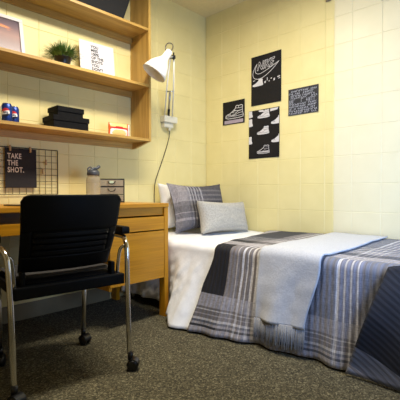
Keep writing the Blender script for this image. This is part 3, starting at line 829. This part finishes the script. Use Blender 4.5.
# arm geometry
ay0, ay1 = -.050, -.115
AB = Vector((.0, -.052, .078)); AT = Vector((-.180, -.300, .475)); SD = Vector((.69, -.72, 0))
for s_ in (-1, 1):
    bm = BM(); tube(bm, [AB+SD*.033*s_, AB.lerp(AT, .5)+SD*.028*s_, AT+SD*.014*s_], .0055, 8); obj('arm', bm, white_en, t)
bm = BM(); tube(bm, [AB.lerp(AT, .06), AB.lerp(AT, .42)], .009, 10); obj('spring', bm, steel, t)
bm = BM(); c0 = AB.lerp(AT, .44); tube(bm, [c0-SD*.034, c0+SD*.034], .005, 8); obj('cross_bar', bm, steel, t)
bm = BM(); tube(bm, [AB, AB.lerp(AT, .13)], .011, 8); obj('spring_clamp', bm, black_pl2, t)
bm = BM(); tube(bm, [AT-SD*.020, AT+SD*.026], .014, 12); tube(bm, [AT+SD*.012-Vector((0, 0, .02)), AT+SD*.012+Vector((0, 0, .034))], .006, 8); obj('pivot_knob', bm, black_pl2, t)
# shade
apex = Vector((-.291, -.398, .468)); ax = Vector((-.50, .29, -.84)).normalized()
rot = ax.to_track_quat('Z', 'Y').to_matrix().to_4x4(); Ms = Matrix.Translation(apex) @ rot
bm = BM()
pr = [(.024, 0), (.031, .004), (.033, .03), (.035, .075), (.045, .095), (.070, .125), (.095, .165), (.112, .215), (.116, .238)]
pr = [(a*.82, b*.90) for a, b in pr+[(.113, .238), (.109, .214), (.092, .166), (.067, .128), (.042, .099), (.03, .09)]]
lathe(bm, pr, 40, Ms, cap=True)
sd = obj('lamp_shade', bm, white_en, t)
bm = BM(); lathe(bm, [(.012, .10), (.028, .125), (.03, .15), (.02, .172), (.001, .18)], 20, Ms); obj('bulb', bm, mat('bulb_glass', (.85, .83, .75), .3), sd)
bm = BM(); c_ = apex
hp = smoothpath([c_+Vector((-.024, .012, -.015)), c_+Vector((-.026, .020, .030)), c_+Vector((-.012, .008, .056)), c_+Vector((.008, -.008, .055)), c_+Vector((.015, -.018, .032)), c_+Vector((.006, -.012, .0))], 5)
tube(bm, hp, .0042, 8); obj('handle_loop', bm, mat('dark_bronze', (.06, .05, .035), .35, .6), sd)
bm = BM(); tube(bm, [apex+ax*.055, AT], .009, 8); obj('shade_joint', bm, white_en, t)
# cord
bm = BM()
cp = smoothpath([(.03, -.030, -.046), (.030, -.028, -.09), (.010, -.012, -.19), (-.045, -.008, -.33), (-.09, -.008, -.43), (-.115, -.008, -.50), (-.125, -.008, -.62), (-.12, -.008, -.84)], 6)
tube(bm, cp, .0032, 6); obj('cord', bm, wire_m, t)

# ------------------------------------------------------------------ posters on the right wall
def poster(name, label, y0, y1, z0, z1, m_, lean=(0, 0)):
    """y0 (left, towards the corner) .. y1; returns thing + mapping in metres from lower left"""
    t = thing(name, label, 'poster', (0, y0, z0), 0)
    W = y0-y1; H = z1-z0
    def T(u, v, w_): return Vector((-.0035-w_-.003*math.sin(math.pi*u/W)*0, -u, v))
    bm = BM(); N = 10
    f0 = [];
    for k, d in enumerate((.0022, .0034)):
        f0.append([[bm.verts.new((-d-(.004*((2*i/N-1)**2))*(.5+.5*(j == 0)), -W*i/N, H*j/4)) for j in range(5)] for i in range(N+1)])
    for G in f0:
        for i in range(N):
            for j in range(4): bm.faces.new((G[i][j], G[i+1][j], G[i+1][j+1], G[i][j+1]))
    A, Bq = f0
    for i in range(N):
        for j in (0, 4): bm.faces.new((A[i][j], A[i+1][j], Bq[i+1][j], Bq[i][j]))
    for j in range(4):
        for i in (0, N): bm.faces.new((A[i][j], A[i][j+1], Bq[i][j+1], Bq[i][j]))
    obj('sheet', bm, m_, t)
    T2 = lambda u, v, w_: Vector((-.0040-w_-.004*((2*u/W-1)**2)*(1 if v < H*.25 else .5+.5*0), -u, v))
    T2 = lambda u, v, w_: Vector((-.0040-w_-.004*((2*u/W-1)**2)*(.5+.5*max(0, 1-v/(H*.25))), -u, v))
    return t, W, H, T2
# high-top trainer drawing in unit box (0..1.25 x 0..1), toe at left
SHOE = [(.03, .14), (.04, .30), (.14, .38), (.30, .44), (.46, .56), (.60, .70), (.70, .80), (.70, .94), (.78, 1.0), (.90, .96), (1.10, .99), (1.17, .93), (1.15, .72), (1.17, .45), (1.22, .28), (1.21, .12), (.95, .07), (.55, .06), (.2, .07)]
SHOE_LINES = [[(.04, .24), (.4, .22), (.8, .22), (1.2, .26)], [(.30, .44), (.36, .33), (.40, .24)], [(.16, .37), (.26, .30), (.33, .36)], [(.60, .68), (.80, .58), (1.16, .62)], [(.70, .82), (.95, .78), (1.15, .80)],
              [(.42, .30), (.60, .34), (.86, .56), (1.05, .60)], [(.42, .30), (.62, .28), (.9, .42), (1.16, .44)], [(.46, .54), (.56, .46)], [(.52, .60), (.63, .52)], [(.58, .66), (.70, .58)], [(.9, .95), (.9, .80)]]
def place(pts, x, y, s, flip=False):
    return [((x+(1.25-u if flip else u)*s*1.06), y+v*s*.74) for u, v in pts]
# poster 1: logo
t, W, H, T = poster('wall_poster', 'black poster reading NIKE with a large outlined tick, topmost one', -.543, -.842, 1.5655, 1.984, black_paper)
bm = BM()
text_mesh(bm, 'NIKE', .092, lambda u, v, w_: T(u+.058, v+.296+.08*u, w_+.0004), sx=.80, shear=.38, bold=.0042)
obj('lettering', bm, print_white, t)
bm = BM()
text_mesh(bm, 'NIKE', .092, lambda u, v, w_: T(u+.058, v+.296+.08*u, w_+.0012), sx=.80, shear=.38, bold=.0002)
obj('lettering_core', bm, black_paper, t)
sw = [(.278, .330), (.22, .282), (.15, .240), (.09, .222), (.045, .228), (.022, .250), (.020, .285), (.040, .325), (.062, .352)]
sw2 = [(.062, .352), (.045, .315), (.045, .285), (.065, .268), (.10, .266), (.17, .288), (.278, .330)]
bm = BM(); polys(bm, stroke([tuple(p)[:2] for p in smoothpath([(a, b, 0) for a, b in sw], 4)], .0045)+stroke([tuple(p)[:2] for p in smoothpath([(a, b, 0) for a, b in sw2], 4)], .0045), lambda u, v, w_: T(u, v, w_+.0014), .0004)
obj('tick_outline', bm, print_white, t)
bm = BM()
pl = [place(SHOE, .012, .158, .085)]
for u, v, a, b in ((.135, .175, .014, .02), (.160, .192, .006, .03), (.178, .180, .008, .012), (.198, .200, .012, .010), (.225, .180, .014, .022), (.262, .200, .026, .010), (.02, .210, .02, .008), (.085, .215, .03, .006), (.272, .186, .018, .008)):
    pl.append([(u, v), (u+a, v+.003), (u+a, v+b), (u, v+b*.8)])
polys(bm, pl, T, .0005); obj('shoe_row', bm, print_white, t)
# poster 2: small shoe drawing
t, W, H, T = poster('wall_poster', 'small black poster with one outlined high top shoe, nearest the corner', -.220, -.471, 1.438, 1.647, black_paper)
bm = BM(); s = .160; pts = place(SHOE, .03, .045, s)
L = stroke(pts, .0055, True)
for q in SHOE_LINES: L += stroke(place(q, .03, .045, s), .0042)
polys(bm, L, T, .0005); obj('shoe_outline', bm, print_white, t)
bm = BM(); polys(bm, [[(.02, .008), (.235, .008), (.235, .038), (.02, .038)]], T, .0004); obj('caption_band', bm, print_mauve, t)
# poster 3: many shoes
t, W, H, T = poster('wall_poster', 'tall black poster with a pattern of pale high top shoes, lowest one', -.517, -.826, 1.111, 1.5245, black_paper)
bm = BM(); bm2 = BM()
def clip(pts, W, H):
    return [(min(max(u, .002), W-.002), min(max(v, .002), H-.002)) for u, v in pts]
for r, (xs_, y) in enumerate((((.088,), .335), ((-.085, .225), .272), ((.083,), .197), ((-.09, .228), .120), ((.085,), .035), ((-.085,), .350))):
    for x in xs_:
        pp = clip(place(SHOE, x, y, .098), W, H)
        if r == 5: pp = clip(place(SHOE, x, y, .098), W, H)
        if r == 4:
            polys(bm, [p for p in stroke(pp, .004, True)], T, .0004)
            polys(bm, [[(x+.01, y+.012), (x+.12, y+.012), (x+.12, y+.026), (x+.01, y+.022)]], T, .0004)
        else: polys(bm, [pp], T, .0004)
        for q in SHOE_LINES[:6]:
            qq = place(q, x, y, .098)
            if all(.004 < u < W-.004 and .004 < v < H-.004 for u, v in qq): polys(bm2, stroke(qq, .0035), lambda u, v, w_: T(u, v, w_+.0006), .0004)
polys(bm, [[(.11, .395), (.16, .390), (.15, .408), (.10, .408)], [(.22, .385), (.29, .392), (.30, .408), (.22, .408)]], T, .0004)
obj('shoe_pattern', bm, print_white, t); obj('shoe_details', bm2, print_grey, t)
# poster 4: dense lettering-like pattern
t, W, H, T = poster('wall_poster', 'landscape charcoal poster densely covered in small grey marks', -.909, -1.168, 1.4315, 1.641, noisy('charcoal_paper', (.010, .011, .016), (.018, .019, .026), 40, .6))
bm = BM(); rnd = random.Random(3)
v = .008
while v < H-.014:
    big = .085 < v < .125; hh = .028 if big else rnd.choice((.010, .013)); u = .008
    while u < W-.02:
        w_ = rnd.uniform(.008, .018) if big else rnd.uniform(.005, .013)
        q = rnd.random()
        if q < .8:
            ls = [[(u, v), (u, v+hh)], [(u, v+hh), (u+w_, v+hh)]] if q < .3 else [[(u, v), (u+w_*.6, v+hh)], [(u+w_*.6, v+hh), (u+w_, v)]] if q < .5 else [[(u, v+hh*.5), (u+w_, v+hh*.5)], [(u+w_*.5, v), (u+w_*.5, v+hh)]]
            for l_ in ls: polys(bm, stroke(l_, .0028), T, .0004)
        u += w_+.0045
    v += hh+.0055
obj('print_pattern', bm, mat('print_blue_grey', (.38, .39, .45), .6), t)
